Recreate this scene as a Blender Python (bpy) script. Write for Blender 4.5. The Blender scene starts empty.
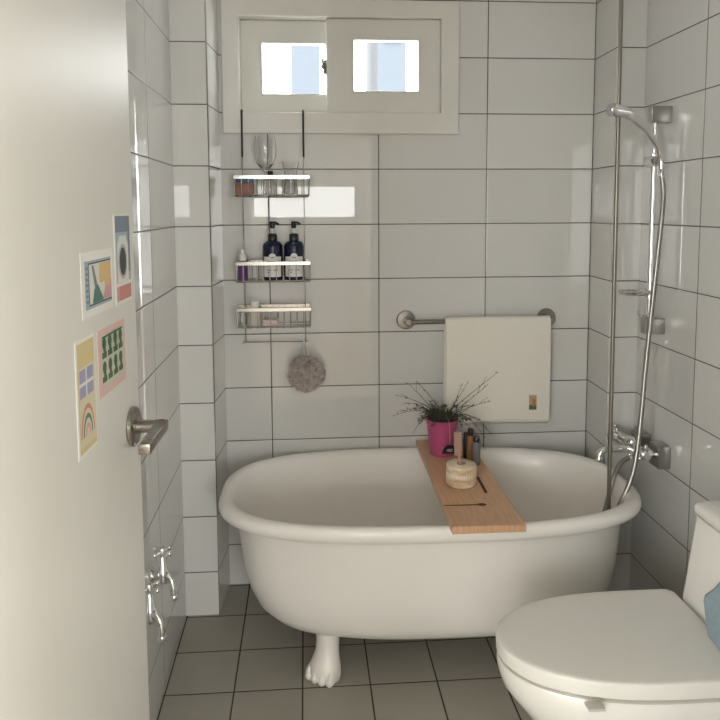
import bpy, bmesh, math, random
from mathutils import Vector, Matrix, noise
random.seed(7)
PI = math.pi
SC = bpy.context.scene
COL = SC.collection

# ------------------------------------------------------------------ materials
def mat(name, color, rough=0.4, metal=0.0, **kw):
    m = bpy.data.materials.new(name); m.use_nodes = True
    b = m.node_tree.nodes['Principled BSDF']
    b.inputs['Base Color'].default_value = (*color, 1)
    b.inputs['Roughness'].default_value = rough
    b.inputs['Metallic'].default_value = metal
    for k, v in kw.items():
        b.inputs[k.replace('_', ' ')].default_value = v
    return m

def math_node(nt, op, a, b=None):
    n = nt.nodes.new('ShaderNodeMath'); n.operation = op
    for i, v in enumerate((a, b)):
        if v is None: continue
        if isinstance(v, (int, float)): n.inputs[i].default_value = v
        else: nt.links.new(v, n.inputs[i])
    return n.outputs[0]

def noisy(name, c1, c2, scale=20, rough=0.5, bump=0.0, bscale=None, stretch=(1, 1, 1), metal=0.0, detail=4, **kw):
    """a material with a procedural mix of two colours and a noise bump"""
    m = mat(name, c1, rough, metal, **kw); nt = m.node_tree; b = nt.nodes['Principled BSDF']
    tc = nt.nodes.new('ShaderNodeTexCoord'); mp = nt.nodes.new('ShaderNodeMapping')
    mp.inputs['Scale'].default_value = stretch
    nt.links.new(tc.outputs['Object'], mp.inputs[0])
    n = nt.nodes.new('ShaderNodeTexNoise'); n.inputs['Scale'].default_value = scale; n.inputs['Detail'].default_value = detail
    nt.links.new(mp.outputs[0], n.inputs['Vector'])
    r = nt.nodes.new('ShaderNodeValToRGB')
    r.color_ramp.elements[0].color = (*c1, 1); r.color_ramp.elements[1].color = (*c2, 1)
    r.color_ramp.elements[0].position = 0.35; r.color_ramp.elements[1].position = 0.65
    nt.links.new(n.outputs[0], r.inputs[0]); nt.links.new(r.outputs[0], b.inputs['Base Color'])
    if bump:
        n2 = nt.nodes.new('ShaderNodeTexNoise'); n2.inputs['Scale'].default_value = bscale or scale; n2.inputs['Detail'].default_value = 3
        nt.links.new(mp.outputs[0], n2.inputs['Vector'])
        bp = nt.nodes.new('ShaderNodeBump'); bp.inputs['Strength'].default_value = bump; bp.inputs['Distance'].default_value = 0.002
        nt.links.new(n2.outputs[0], bp.inputs['Height']); nt.links.new(bp.outputs[0], b.inputs['Normal'])
    return m

def tile_mat(name, ua, u0, up, va, v0, vp, tile, grout, gw=0.0033, rough=0.012, var=0.05, tilt=0.002, mottle=0.0, spec=0.5):
    """ceramic tile with grout lines; ua/va name the object axis, or None for no joints that way"""
    m = mat(name, tile, rough, Specular_IOR_Level=spec); nt = m.node_tree; b = nt.nodes['Principled BSDF']; L = nt.links.new
    tc = nt.nodes.new('ShaderNodeTexCoord'); sp = nt.nodes.new('ShaderNodeSeparateXYZ'); L(tc.outputs['Object'], sp.inputs[0])
    cells, dist = [], None
    for ax, o, p in ((ua, u0, up), (va, v0, vp)):
        if ax is None: cells.append(0.0); continue
        t = math_node(nt, 'DIVIDE', math_node(nt, 'SUBTRACT', sp.outputs[ax], o), p)
        cells.append(math_node(nt, 'FLOOR', t))
        d = math_node(nt, 'MULTIPLY', math_node(nt, 'SUBTRACT', 0.5, math_node(nt, 'ABSOLUTE', math_node(nt, 'SUBTRACT', math_node(nt, 'FRACT', t), 0.5))), p)
        dist = d if dist is None else math_node(nt, 'MINIMUM', dist, d)
    cb = nt.nodes.new('ShaderNodeCombineXYZ')
    for i, c in enumerate(cells):
        if not isinstance(c, float): L(c, cb.inputs[i])
    wn = nt.nodes.new('ShaderNodeTexWhiteNoise'); wn.noise_dimensions = '3D'; L(cb.outputs[0], wn.inputs['Vector'])
    # tone per tile
    hv = nt.nodes.new('ShaderNodeHueSaturation'); hv.inputs['Color'].default_value = (*tile, 1)
    val = math_node(nt, 'ADD', math_node(nt, 'MULTIPLY', wn.outputs['Value'], var), 1 - var / 2)
    if mottle:
        nz = nt.nodes.new('ShaderNodeTexNoise'); nz.inputs['Scale'].default_value = 9; nz.inputs['Detail'].default_value = 6
        L(tc.outputs['Object'], nz.inputs['Vector'])
        val = math_node(nt, 'ADD', val, math_node(nt, 'MULTIPLY', math_node(nt, 'SUBTRACT', nz.outputs[0], 0.5), mottle))
    L(val, hv.inputs['Value'])
    mx = nt.nodes.new('ShaderNodeMix'); mx.data_type = 'RGBA'
    isg = math_node(nt, 'LESS_THAN', dist, gw / 2)
    L(isg, mx.inputs[0]); L(hv.outputs[0], mx.inputs[6]); mx.inputs[7].default_value = (*grout, 1)
    L(mx.outputs[2], b.inputs['Base Color'])
    L(math_node(nt, 'ADD', math_node(nt, 'MULTIPLY', isg, 0.7), rough), b.inputs['Roughness'])
    # pillowed edge + a slightly different tilt for each tile
    mr = nt.nodes.new('ShaderNodeMapRange'); mr.interpolation_type = 'SMOOTHSTEP'
    mr.inputs['From Min'].default_value = gw * 0.3; mr.inputs['From Max'].default_value = gw * 0.5 + 0.0025
    L(dist, mr.inputs['Value'])
    geo = nt.nodes.new('ShaderNodeNewGeometry')
    vs = nt.nodes.new('ShaderNodeVectorMath'); vs.operation = 'SUBTRACT'; L(wn.outputs['Color'], vs.inputs[0]); vs.inputs[1].default_value = (.5, .5, .5)
    sc = nt.nodes.new('ShaderNodeVectorMath'); sc.operation = 'SCALE'; L(vs.outputs[0], sc.inputs[0]); sc.inputs['Scale'].default_value = tilt
    ad = nt.nodes.new('ShaderNodeVectorMath'); ad.operation = 'ADD'; L(geo.outputs['Normal'], ad.inputs[0]); L(sc.outputs[0], ad.inputs[1])
    nm = nt.nodes.new('ShaderNodeVectorMath'); nm.operation = 'NORMALIZE'; L(ad.outputs[0], nm.inputs[0])
    bp = nt.nodes.new('ShaderNodeBump'); bp.inputs['Strength'].default_value = 0.6; bp.inputs['Distance'].default_value = 0.0012
    L(mr.outputs[0], bp.inputs['Height']); L(nm.outputs[0], bp.inputs['Normal']); L(bp.outputs[0], b.inputs['Normal'])
    return m

TILE = (0.655, 0.655, 0.64); GROUT = (0.06, 0.056, 0.05)
Z0 = 0.1562
M = {}
M['tile_back'] = tile_mat('wall_tile_back', 'X', 0.0, 0.4, 'Z', Z0, 0.2, TILE, GROUT)
M['tile_side'] = tile_mat('wall_tile_side', 'Y', -0.573, 0.4, 'Z', Z0, 0.2, tuple(c * .93 for c in TILE), GROUT, spec=0.9, tilt=0.001)  # same tile, colour darkened to stand in for weaker light on the sides
M['tile_rows'] = tile_mat('wall_tile_rows', None, 0, 1, 'Z', Z0, 0.2, TILE, GROUT)
M['floor'] = tile_mat('floor_tile', 'X', -0.4934, 0.2013, 'Y', -0.2121, 0.2013, (0.365, 0.345, 0.30), (0.06, 0.052, 0.042),
                      gw=0.0045, rough=0.42, var=0.10, tilt=0.003, mottle=0.12, spec=0.35)
M['paint'] = noisy('white_wall_paint', (.72, .71, .68), (.74, .73, .70), 3, 0.7)
M['ceil'] = noisy('ceiling_panel', (.74, .73, .70), (.76, .75, .72), 3, 0.6)
M['frame'] = noisy('window_frame_paint', (.67, .662, .62), (.69, .682, .64), 6, 0.38, 0.05, 60)
M['door'] = noisy('door_laminate', (.63, .625, .59), (.65, .645, .61), 2, 0.38, 0.02, 200, (1, 1, .1))
M['porcelain'] = mat('white_porcelain', (.79, .775, .735), 0.14, Coat_Weight=0.3, Coat_Roughness=0.05)
M['enamel'] = noisy('tub_enamel', (.84, .812, .775), (.86, .832, .795), 3, 0.32, Coat_Weight=0.25, Coat_Roughness=0.12)
M['plastic'] = mat('seat_plastic', (.76, .745, .70), 0.28)
M['chrome'] = mat('polished_chrome', (.82, .82, .82), 0.08, 1.0)
M['steel'] = noisy('brushed_steel', (.27, .25, .225), (.35, .33, .295), 90, 0.32, 0.03, 200, (1, 1, 6), 1.0)
M['darksteel'] = mat('grey_steel_tube', (.34, .33, .31), 0.22, 1.0)
M['polemetal'] = mat('dull_bronze_tube', (.25, .235, .20), 0.35, 1.0)
M['hosemetal'] = mat('hose_metal', (.33, .32, .30), 0.34, 1.0)
M['satin'] = mat('satin_chrome', (.42, .41, .40), 0.30, 1.0)
M['black'] = mat('black_plastic', (.012, .012, .014), 0.3)
M['wire'] = mat('caddy_chrome_wire', (.54, .53, .50), 0.2, 1.0)
M['wood'] = noisy('bath_board_wood', (.54, .32, .19), (.62, .38, .23), 14, 0.42, 0.15, 60, (9, 1, 1))
M['slot_shade'] = mat('slot_shade_brown', (.09, .04, .022), 0.8)  # dark brown carries the shade inside the board's slots
M['pink'] = mat('magenta_pot_plastic', (.43, .07, .19), 0.45)
M['soil'] = noisy('potting_soil', (.03, .02, .012), (.06, .04, .03), 120, 0.95, 0.8, 200)
M['leaf'] = noisy('dusty_green_leaf', (.035, .06, .03), (.09, .11, .07), 60, 0.6)
M['twig'] = mat('dark_brown_twig', (.06, .045, .035), 0.7)
M['glass'] = mat('clear_glass', (1, 1, 1), 0.02, Transmission_Weight=1.0, IOR=1.45)
M['pane'] = mat('window_pane_glass', (.97, .98, 1), 0.03, Transmission_Weight=1.0, IOR=1.02)
M['navy'] = mat('dark_navy_bottle', (.010, .013, .045), 0.12)
M['label'] = noisy('bottle_label_paper', (.72, .71, .69), (.76, .75, .73), 40, 0.6)
M['ink'] = mat('grey_ink', (.12, .12, .13), 0.6)
M['purple'] = mat('purple_bottle', (.10, .03, .13), 0.25)
M['whitecap'] = mat('white_cap', (.78, .76, .73), 0.35)
M['brown'] = noisy('brown_packet', (.22, .085, .05), (.28, .11, .07), 60, 0.5)
M['blue'] = mat('packet_blue', (.02, .10, .22), 0.45)
M['green'] = mat('packet_green', (.03, .22, .14), 0.45)
M['palepink'] = mat('pale_pink_plastic', (.62, .47, .44), 0.4)
M['pouf'] = noisy('grey_brown_mesh', (.44, .38, .35), (.55, .49, .46), 150, 0.75)
M['cord'] = mat('white_cord', (.72, .67, .63), 0.7)
M['towel'] = noisy('cream_terry', (.78, .75, .675), (.82, .79, .715), 300, 0.95, 0.9, 500, Sheen_Weight=0.3)
M['marble'] = noisy('cream_banded_stone', (.50, .34, .20), (.85, .76, .60), 13, 0.3, 0.03, 40, (1, 1, 4), detail=6)
M['amber'] = mat('amber_liquid_bottle', (.34, .17, .07), 0.12)
M['smoke'] = mat('smoky_grey_bottle', (.17, .17, .18), 0.12)
M['tan'] = mat('dusty_rose_plastic', (.44, .25, .20), 0.4)
M['bluecloth'] = noisy('blue_grey_cloth', (.24, .31, .35), (.27, .34, .38), 90, 0.85, 0.3, 300)
M['bwall'] = mat('pale_blue_render', (.034, .041, .050), 0.9)
M['bglass'] = mat('far_window_glass', (.03, .045, .06), 0.2)
M['wallpaper'] = noisy('bedroom_wall_paint', (.70, .69, .65), (.72, .71, .67), 3, 0.8)
M['plank'] = noisy('bedroom_floor_plank', (.34, .25, .17), (.42, .31, .22), 6, 0.4, stretch=(6, 1, 1))

def flat(name, c): 
    if name not in M: M[name] = mat(name, c, 0.55)
    return M[name]

# ------------------------------------------------------------------ mesh helpers
def box(bm, lo, hi, bev=0.0, seg=2, mi=0, mtx=None):
    lo, hi = Vector(lo), Vector(hi); c = (lo + hi) / 2; s = hi - lo
    r = bmesh.ops.create_cube(bm, size=1.0, matrix=Matrix.Translation(c) @ Matrix.Diagonal((*s, 1)))
    vs = r['verts']; fs = set(f for v in vs for f in v.link_faces)
    if bev:
        es = list({e for v in vs for e in v.link_edges})
        r2 = bmesh.ops.bevel(bm, geom=es, offset=bev, segments=seg, profile=0.5, affect='EDGES')
        fs = {f for f in fs if f.is_valid} | set(r2['faces']); vs = {v for f in fs for v in f.verts}
    for f in fs: f.material_index = mi
    if mtx is not None: bmesh.ops.transform(bm, matrix=mtx, verts=list(vs))
    return list(vs)

def frame_from(d):
    d = Vector(d).normalized(); a = Vector((0, 0, 1)) if abs(d.z) < 0.95 else Vector((1, 0, 0))
    x = a.cross(d).normalized(); return x, d.cross(x).normalized(), d

def lathe(bm, prof, c, axis=(0, 0, 1), n=32, mi=0):
    """prof: (radius, height along axis) pairs"""
    x, y, d = frame_from(axis); c = Vector(c); rings = []
    for r, h in prof:
        if r < 1e-6: rings.append([bm.verts.new(c + d * h)])
        else: rings.append([bm.verts.new(c + d * h + (x * math.cos(t) + y * math.sin(t)) * r) for t in (2 * PI * i / n for i in range(n))])
    for a, b in zip(rings, rings[1:]):
        for i in range(n):
            j = (i + 1) % n
            try:
                if len(a) == 1 and len(b) == 1: continue
                if len(a) == 1: f = bm.faces.new((a[0], b[i], b[j]))
                elif len(b) == 1: f = bm.faces.new((a[i], a[j], b[0]))
                else: f = bm.faces.new((a[i], a[j], b[j], b[i]))
                f.material_index = mi
            except ValueError: pass
    return rings

def tube(bm, pts, r, n=10, closed=False, caps=True, mi=0, rads=None):
    pts = [Vector(p) for p in pts]; N = len(pts); rings = []; px = None
    for i, p in enumerate(pts):
        a = pts[(i - 1) % N] if (closed or i) else p; b = pts[(i + 1) % N] if (closed or i < N - 1) else p
        d = (b - a).normalized()
        if px is None: x, y, _ = frame_from(d)
        else:
            x = (px - d * px.dot(d)).normalized(); y = d.cross(x)
        px = x; rr = rads[i] if rads else r
        rings.append([bm.verts.new(p + (x * math.cos(t) + y * math.sin(t)) * rr) for t in (2 * PI * k / n for k in range(n))])
    m = N if closed else N - 1
    for i in range(m):
        a, b = rings[i], rings[(i + 1) % N]
        for k in range(n):
            f = bm.faces.new((a[k], a[(k + 1) % n], b[(k + 1) % n], b[k])); f.material_index = mi
    if caps and not closed:
        f1 = bm.faces.new(rings[0][::-1]); f2 = bm.faces.new(rings[-1]); f1.material_index = f2.material_index = mi

def smooth_path(ctrl, n=8):
    c = [Vector(p) for p in ctrl]; c = [c[0] * 2 - c[1]] + c + [c[-1] * 2 - c[-2]]; out = []
    for i in range(1, len(c) - 2):
        for k in range(n):
            t = k / n; p0, p1, p2, p3 = c[i - 1:i + 3]
            out.append(0.5 * ((2 * p1) + (p2 - p0) * t + (2 * p0 - 5 * p1 + 4 * p2 - p3) * t * t + (3 * p1 - p0 - 3 * p2 + p3) * t ** 3))
    out.append(c[-2]); return out

def loft(bm, rings, cap0=False, cap1=False, mi=0):
    vr = [[bm.verts.new(p) for p in r] for r in rings]; n = len(vr[0])
    for a, b in zip(vr, vr[1:]):
        for i in range(n):
            j = (i + 1) % n; f = bm.faces.new((a[i], a[j], b[j], b[i])); f.material_index = mi
    if cap0: bm.faces.new(vr[0][::-1]).material_index = mi
    if cap1: bm.faces.new(vr[-1]).material_index = mi
    return vr

def world_loc(o):
    v = Vector((0, 0, 0))
    while o is not None: v += o.location; o = o.parent
    return v

def obj(name, bm, mats, parent=None, origin=None, smooth=40, sub=0, fix=True):
    """links one mesh object; verts are given in world coordinates, origin = where its own origin goes"""
    if fix: bmesh.ops.recalc_face_normals(bm, faces=bm.faces[:])
    base = world_loc(parent) if parent is not None else Vector((0, 0, 0))
    if origin is not None: base = Vector(origin)
    bmesh.ops.translate(bm, verts=bm.verts[:], vec=-base)
    me = bpy.data.meshes.new(name); bm.to_mesh(me); bm.free()
    for m in (mats if isinstance(mats, (list, tuple)) else [mats]): me.materials.append(m)
    o = bpy.data.objects.new(name, me); COL.objects.link(o)
    if parent is not None:
        o.parent = parent; o.location = base - world_loc(parent)
    else: o.location = base
    if smooth:
        for p in me.polygons: p.use_smooth = True
        bmm = bmesh.new(); bmm.from_mesh(me)
        for e in bmm.edges:
            if len(e.link_faces) == 2 and e.calc_face_angle(0) > math.radians(smooth): e.smooth = False
        bmm.to_mesh(me); bmm.free()
    if sub:
        s = o.modifiers.new('sub', 'SUBSURF'); s.levels = sub; s.render_levels = sub
    return o

def tag(o, label=None, cat=None, group=None, kind=None):
    for k, v in (('label', label), ('category', cat), ('group', group), ('kind', kind)):
        if v: o[k] = v
    return o

def thing(name, loc, label, cat, group=None):
    o = bpy.data.objects.new(name, None); o.empty_display_size = 0.05; COL.objects.link(o); o.location = loc
    return tag(o, label, cat, group)

def struct(name, bm, m, parent=None, **kw):
    o = obj(name, bm, m, parent, **kw)
    if parent is None: o['kind'] = 'structure'
    return o

def new(): return bmesh.new()
def B(lo, hi, bev=0.0, seg=2):
    b = bmesh.new(); box(b, lo, hi, bev, seg); return b

# ------------------------------------------------------------------ the room
YF = -2.0          # inner face of the front wall
CEIL = 2.32
struct('floor', B((-0.75, -2.12, -0.05), (0.95, 0.05, 0.0)), M['floor'], smooth=0)
struct('ceiling', B((-0.75, -2.12, CEIL), (0.95, 0.12, CEIL + 0.05)), M['ceil'], smooth=0)
# back wall with the window opening
bm = new()
WX0, WX1, WZ0, WZ1 = -0.497, 0.232, 1.752, 2.094
for lo, hi in (((-0.75, 0, 0), (WX0, 0.14, CEIL)), ((WX1, 0, 0), (0.95, 0.14, CEIL)),
               ((WX0, 0, 0), (WX1, 0.14, WZ0)), ((WX0, 0, WZ1), (WX1, 0.14, CEIL))):
    box(bm, lo, hi)
struct('wall_back', bm, M['tile_back'], smooth=0)
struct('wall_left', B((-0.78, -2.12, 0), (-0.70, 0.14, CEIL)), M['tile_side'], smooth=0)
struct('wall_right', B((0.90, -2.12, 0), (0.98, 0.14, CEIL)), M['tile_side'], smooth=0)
# the tiled piers in the two back corners (slightly out of square, as the photo shows)
def pier(name, pts):
    b = new(); loft(b, [[(x, y, 0) for x, y in pts], [(x, y, CEIL) for x, y in pts]], True, True)
    return struct(name, b, M['tile_rows'], smooth=0)
pier('wall_left_pier', [(-0.70, -0.20), (-0.584, -0.20), (-0.568, 0.0), (-0.70, 0.0)])
pier('wall_right_pier', [(0.797, -0.195), (0.90, -0.195), (0.90, 0.0), (0.803, 0.0)])
# slim steel edge strip on the outer corner of the left pier
struct('trim_1', B((-0.5855, -0.2025, 0), (-0.5815, -0.1985, CEIL)), M['chrome'], smooth=0)
# front wall with the doorway the photo is taken through
bm = new()
for lo, hi in (((-0.78, YF - .12, 0), (-0.625, YF, CEIL)), ((0.175, YF - .12, 0), (0.98, YF, CEIL)), ((-0.625, YF - .12, 2.06), (0.175, YF, CEIL))):
    box(bm, lo, hi)
struct('wall_front', bm, M['paint'], smooth=0)
bm = new()
for lo, hi in (((-0.625, YF - .13, 0), (-0.600, YF + .008, 2.06)), ((0.150, YF - .13, 0), (0.175, YF + .008, 2.06)), ((-0.625, YF - .13, 2.035), (0.175, YF + .008, 2.06))):
    box(bm, lo, hi, 0.002, 1)
struct('trim_2', bm, M['frame'], smooth=0)

# the bedroom behind the camera, with daylight windows, some of them added for more light
BX0, BX1, BY0 = -2.6, 1.75, -5.7
struct('floor_bedroom', B((BX0, BY0, -0.05), (BX1, -2.12, 0.0)), M['plank'], smooth=0)
struct('ceiling_bedroom', B((BX0 - .1, BY0 - .1, CEIL), (BX1 + .1, -2.12, CEIL + .05)), M['ceil'], smooth=0)
def wall_hole(name, axis, at0, at1, span, hole, m):
    b = new(); s0, s1 = span; h0, h1, z0, z1 = hole
    for a0, a1, c0, c1 in ((s0, h0, 0, CEIL), (h1, s1, 0, CEIL), (h0, h1, 0, z0), (h0, h1, z1, CEIL)):
        if axis == 'X': box(b, (a0, at0, c0), (a1, at1, c1))
        else: box(b, (at0, a0, c0), (at1, a1, c1))
    return struct(name, b, m, smooth=0)
RW = (-1.45, 0.30, 1.325, 1.675)      # strip window in the far bedroom wall
SW = (-2.95, -2.45, 0.7, 1.8)        # tall side window of the bedroom
wall_hole('wall_bedroom_rear', 'X', BY0 - .1, BY0, (-1.5, 0.45), RW, M['wallpaper'])
RW3 = (-2.5, -1.55, 0.5, 2.15)  # unseen tall opening, added to bring more daylight into the bathroom
wall_hole('wall_bedroom_rear_corner', 'X', BY0 - .1, BY0, (BX0, -1.5), RW3, M['wallpaper'])
LW = (-5.2, -2.9, 0.4, 2.15)        # unseen opening added to throw daylight through the doorway onto the right side
wall_hole('wall_bedroom_left', 'Y', BX0 - .1, BX0, (BY0 - .1, -2.12), LW, M['wallpaper'])
RW2 = (0.55, 1.65, 0.5, 2.15)      # unseen opening added for more daylight, clear of the doorway's reflection
wall_hole('wall_bedroom_rear_right', 'X', BY0 - .1, BY0, (0.45, BX1), RW2, M['wallpaper'])
wall_hole('wall_bedroom_right', 'Y', BX1, BX1 + .1, (BY0, -2.12), SW, M['wallpaper'])
bm = new()
box(bm, (BX0, -2.14, 0), (-0.78, -2.12, CEIL)); box(bm, (0.205, -2.14, 0), (BX1, -2.1205, CEIL))
M['darkened_wall'] = noisy('bedroom_wall_darkened', (.20, .185, .165), (.22, .205, .185), 4, 0.8)  # wall colour darkened to offset the strong daylight on this face
struct('wall_bedroom_front', bm, M['darkened_wall'], smooth=0)

# ------------------------------------------------------------------ window over the tub
def ring_frame(bm, x0, x1, z0, z1, hx0, hx1, hz0, hz1, y0, y1, bev=0.003):
    def r(a, b, c, d, y): return [(a, y, c), (b, y, c), (b, y, d), (a, y, d)]
    e = bev
    vr = loft(bm, [r(x0, x1, z0, z1, y1), r(x0, x1, z0, z1, y0 + e), r(x0 + e, x1 - e, z0 + e, z1 - e, y0), r(hx0 - e, hx1 + e, hz0 - e, hz1 + e, y0), r(hx0, hx1, hz0, hz1, y0 + e), r(hx0, hx1, hz0, hz1, y1)])
    a, b = vr[-1], vr[0]
    for k in range(4): bm.faces.new((a[k], a[(k + 1) % 4], b[(k + 1) % 4], b[k]))
bm = new(); ring_frame(bm, -0.557, 0.292, 1.681, 2.150, WX0 + .003, WX1 - .006, 1.757, 2.089, -0.016, 0.10)
win = struct('window_1', bm, M['frame'], smooth=0)
def sash(x0, x1, px0, px1, pz0, pz1, y0, y1):
    b = new(); ring_frame(b, x0, x1, 1.758, 2.088, px0, px1, pz0, pz1, y0, y1, 0.002)
    s = obj('window_sash', b, M['frame'], win, smooth=0)
    # slim bead around the glass
    b = new(); ring_frame(b, px0 - .006, px1 + .006, pz0 - .006, pz1 + .006, px0, px1, pz0, pz1, y0 - .003, y0 + .004, 0.001)
    obj('glazing_bead', b, M['frame'], s, smooth=0)
    obj('window_pane', B((px0, y0 + .012, pz0), (px1, y0 + .016, pz1)), M['pane'], s, smooth=0)
    return s
sl = sash(-0.494, -0.150, -0.417, -0.189, 1.829, 2.007, 0.040, 0.068)
sr = sash(-0.186, 0.225, -0.088, 0.145, 1.835, 2.014, 0.002, 0.030)
bm = new(); box(bm, (-0.199, 0.008, 1.895), (-0.187, 0.036, 1.945), .002, 1); lathe(bm, [(0, 0), (.011, 0), (.011, .006), (0, .006)], (-0.196, 0.014, 1.922), (0, -1, 0), 14)
tube(bm, [(-0.196, 0.006, 1.922), (-0.202, 0.003, 1.935), (-0.200, 0.002, 1.950)], .0035)
obj('sash_latch', bm, M['darksteel'], sl)

# ------------------------------------------------------------------ buildings beyond the window
def building(x0, x1, y0, y1, h, label):
    t = thing('apartment_building', ((x0 + x1) / 2, y0, -3), label, 'building')
    obj('facade', B((x0, y0, -3), (x1, y1, h)), M['bwall'], t, smooth=0)
    obj('parapet', B((x0 - .08, y0 - .08, h), (x1 + .08, y1, h + .25)), M['bwall'], t, smooth=0)
    for k in range(4):
        z = 0.3 + k * 2.2; xm = (x0 + x1) / 2; w = (x1 - x0) * .28
        f = obj('far_window', B((xm - w, y0 - .03, z), (xm + w, y0 + .02, z + 1.1)), M['bglass'], t, smooth=0)
building(-0.52, 0.05, 12.0, 15.0, 9.0, 'pale blue building seen through the left window pane')
building(1.22, 1.78, 12.0, 15.0, 9.0, 'pale blue building seen through the right window pane')

# ------------------------------------------------------------------ bathtub
TC = Vector((0.1195, -0.3712, 0)); TROT = -0.0249
TA, TB, TN, TZ = 0.6641, 0.3483, 2.75, 0.5232
def tub_ring(a, b, cx, z, n=TN, cnt=96, dy=0.0):
    out = []
    for i in range(cnt):
        t = 2 * PI * i / cnt; c, s = math.cos(t), math.sin(t)
        x = a * math.copysign(abs(c) ** (2 / n), c) + cx; y = b * math.copysign(abs(s) ** (2 / n), s) + dy
        out.append((TC.x + x * math.cos(TROT) - y * math.sin(TROT), TC.y + x * math.sin(TROT) + y * math.cos(TROT), z))
    return out
rings = []
# outside, from the belly up to under the lip  (half length, half width, shift, height)
for a, b, cx, z, n in ((.25, .14, .042, .124, 2.5), (.402, .205, .032, .126, 2.7), (.483, .246, .019, .135, 2.8), (.528, .272, .009, .155, 2.9), (.560, .290, .005, .19, 2.9), (.582, .301, .004, .24, 2.9),
                     (.597, .309, .003, .30, 2.85), (.607, .314, .002, .38, 2.8), (.613, .319, 0, .452, 2.8),
                     (0.622, 0.324, 0, 0.472, 2.8), (0.640, 0.334, 0, 0.4735, 2.85), (0.654, 0.342, 0, 0.478, 2.9), (0.6665, 0.347, 0, 0.488, 2.95), (0.6690, 0.3483, 0, 0.500, 2.97),
                     (0.6665, 0.347, 0, 0.512, 2.95), (0.656, 0.342, 0, 0.520, 2.9), (0.648, 0.334, 0, 0.5232, 2.9), (0.638, 0.325, 0, 0.5225, 2.85), (0.629, 0.316, 0, 0.516, 2.8), (0.622, 0.310, 0, 0.504, 2.8),
                     (0.612, 0.303, 0, 0.470, 2.8), (0.594, 0.292, 0, 0.40, 2.75), (0.565, 0.272, 0.01, 0.29, 2.7), (0.520, 0.247, 0.02, 0.21, 2.65), (0.460, 0.215, 0.03, 0.165, 2.6), (0.37, 0.165, 0.04, 0.146, 2.5), (0.22, 0.10, 0.05, 0.140, 2.3)):
    rings.append(tub_ring(a, b, cx, z, n))
tub = thing('bathtub', (TC.x, TC.y, 0), 'white freestanding roll-top bathtub on claw feet under the window', 'bathtub')
bm = new(); loft(bm, rings, True, True); obj('tub_body', bm, M['enamel'], tub, smooth=60)
bm = new(); lathe(bm, [(0, .0), (.032, .0), (.032, .003), (.024, .005), (0, .004)], (0.42, TC.y, 0.1435), (0, 0, 1), 24); obj('drain', bm, M['chrome'], tub)

def claw_foot(sx, sy):
    """cabriole leg ending in a four-toed paw, pointing outward"""
    P = Vector((TC.x - 0.334 if sx < 0 else TC.x + 0.352, TC.y + sy * 0.185, 0))
    dirv = Vector((sx * 0.55, sy * 0.83, 0)).normalized(); side = Vector((-dirv.y, dirv.x, 0))
    b = new(); prof = [  # (height, forward, radius forward, radius side)
        (0.200, -0.005, .034, .044), (0.17, -.002, .037, .042), (0.14, 0.0, .035, .038), (0.11, 0.0, .034, .035), (0.085, 0.004, .035, .036),
        (0.065, 0.010, .039, .041), (0.045, 0.016, .044, .048), (0.022, 0.018, .045, .051), (0.005, 0.016, .041, .048), (0.0, 0.016, .035, .042)]
    rg = []
    for h, f, rf, rs in prof:
        rg.append([P + dirv * (f + rf * math.cos(t)) + side * rs * math.sin(t) + Vector((0, 0, h)) for t in (2 * PI * i / 28 for i in range(28))])
    loft(b, rg, True, True)
    f = obj('claw_foot', b, M['enamel'], tub, smooth=60)
    yaw = math.atan2(dirv.y, dirv.x)
    for k in (-1.5, -0.5, 0.5, 1.5):   # toes
        b = new(); c = P + dirv * (0.040 - 0.006 * abs(k)) + side * (k * 0.0235)
        sp_ = bmesh.ops.create_uvsphere(b, u_segments=18, v_segments=12, radius=1.0)['verts']
        bmesh.ops.transform(b, verts=sp_, matrix=Matrix.Translation(c + Vector((0, 0, .0265))) @ Matrix.Rotation(yaw + k * .14, 4, 'Z') @ Matrix.Rotation(.5, 4, 'Y') @ Matrix.Diagonal((.030, .0148, .0225, 1)))
        kn = bmesh.ops.create_uvsphere(b, u_segments=14, v_segments=10, radius=1.0)['verts']
        bmesh.ops.transform(b, verts=kn, matrix=Matrix.Translation(c + dirv * .017 + Vector((0, 0, .0155))) @ Matrix.Rotation(yaw + k * .14, 4, 'Z') @ Matrix.Diagonal((.0145, .0135, .0152, 1)))
        obj('toe', b, M['enamel'], f, smooth=60)
for sx in (-1, 1):
    for sy in (-1, 1): claw_foot(sx, sy)

# steel pole standing in the tub up to the ceiling
pole = thing('tension_pole', (0.675, -0.50, 0.346), 'thin dull bronze pole rising from the tub to the ceiling', 'pole')
bm = new(); tube(bm, [(0.677, -0.500, 0.362), (0.671, -0.500, CEIL - .012)], .0064, 12); obj('tube', bm, M['polemetal'], pole)
bm = new(); lathe(bm, [(0, 0), (.012, 0), (.011, .02), (.0072, .024)], (0.677, -0.50, 0.346), (0, 0, 1), 16); obj('foot_cap', bm, M['black'], pole)
bm = new(); lathe(bm, [(0, 0), (.016, 0), (.014, .012), (.0072, .02)], (0.671, -0.50, CEIL), (0, 0, -1), 16); obj('ceiling_cap', bm, M['black'], pole)

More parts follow.
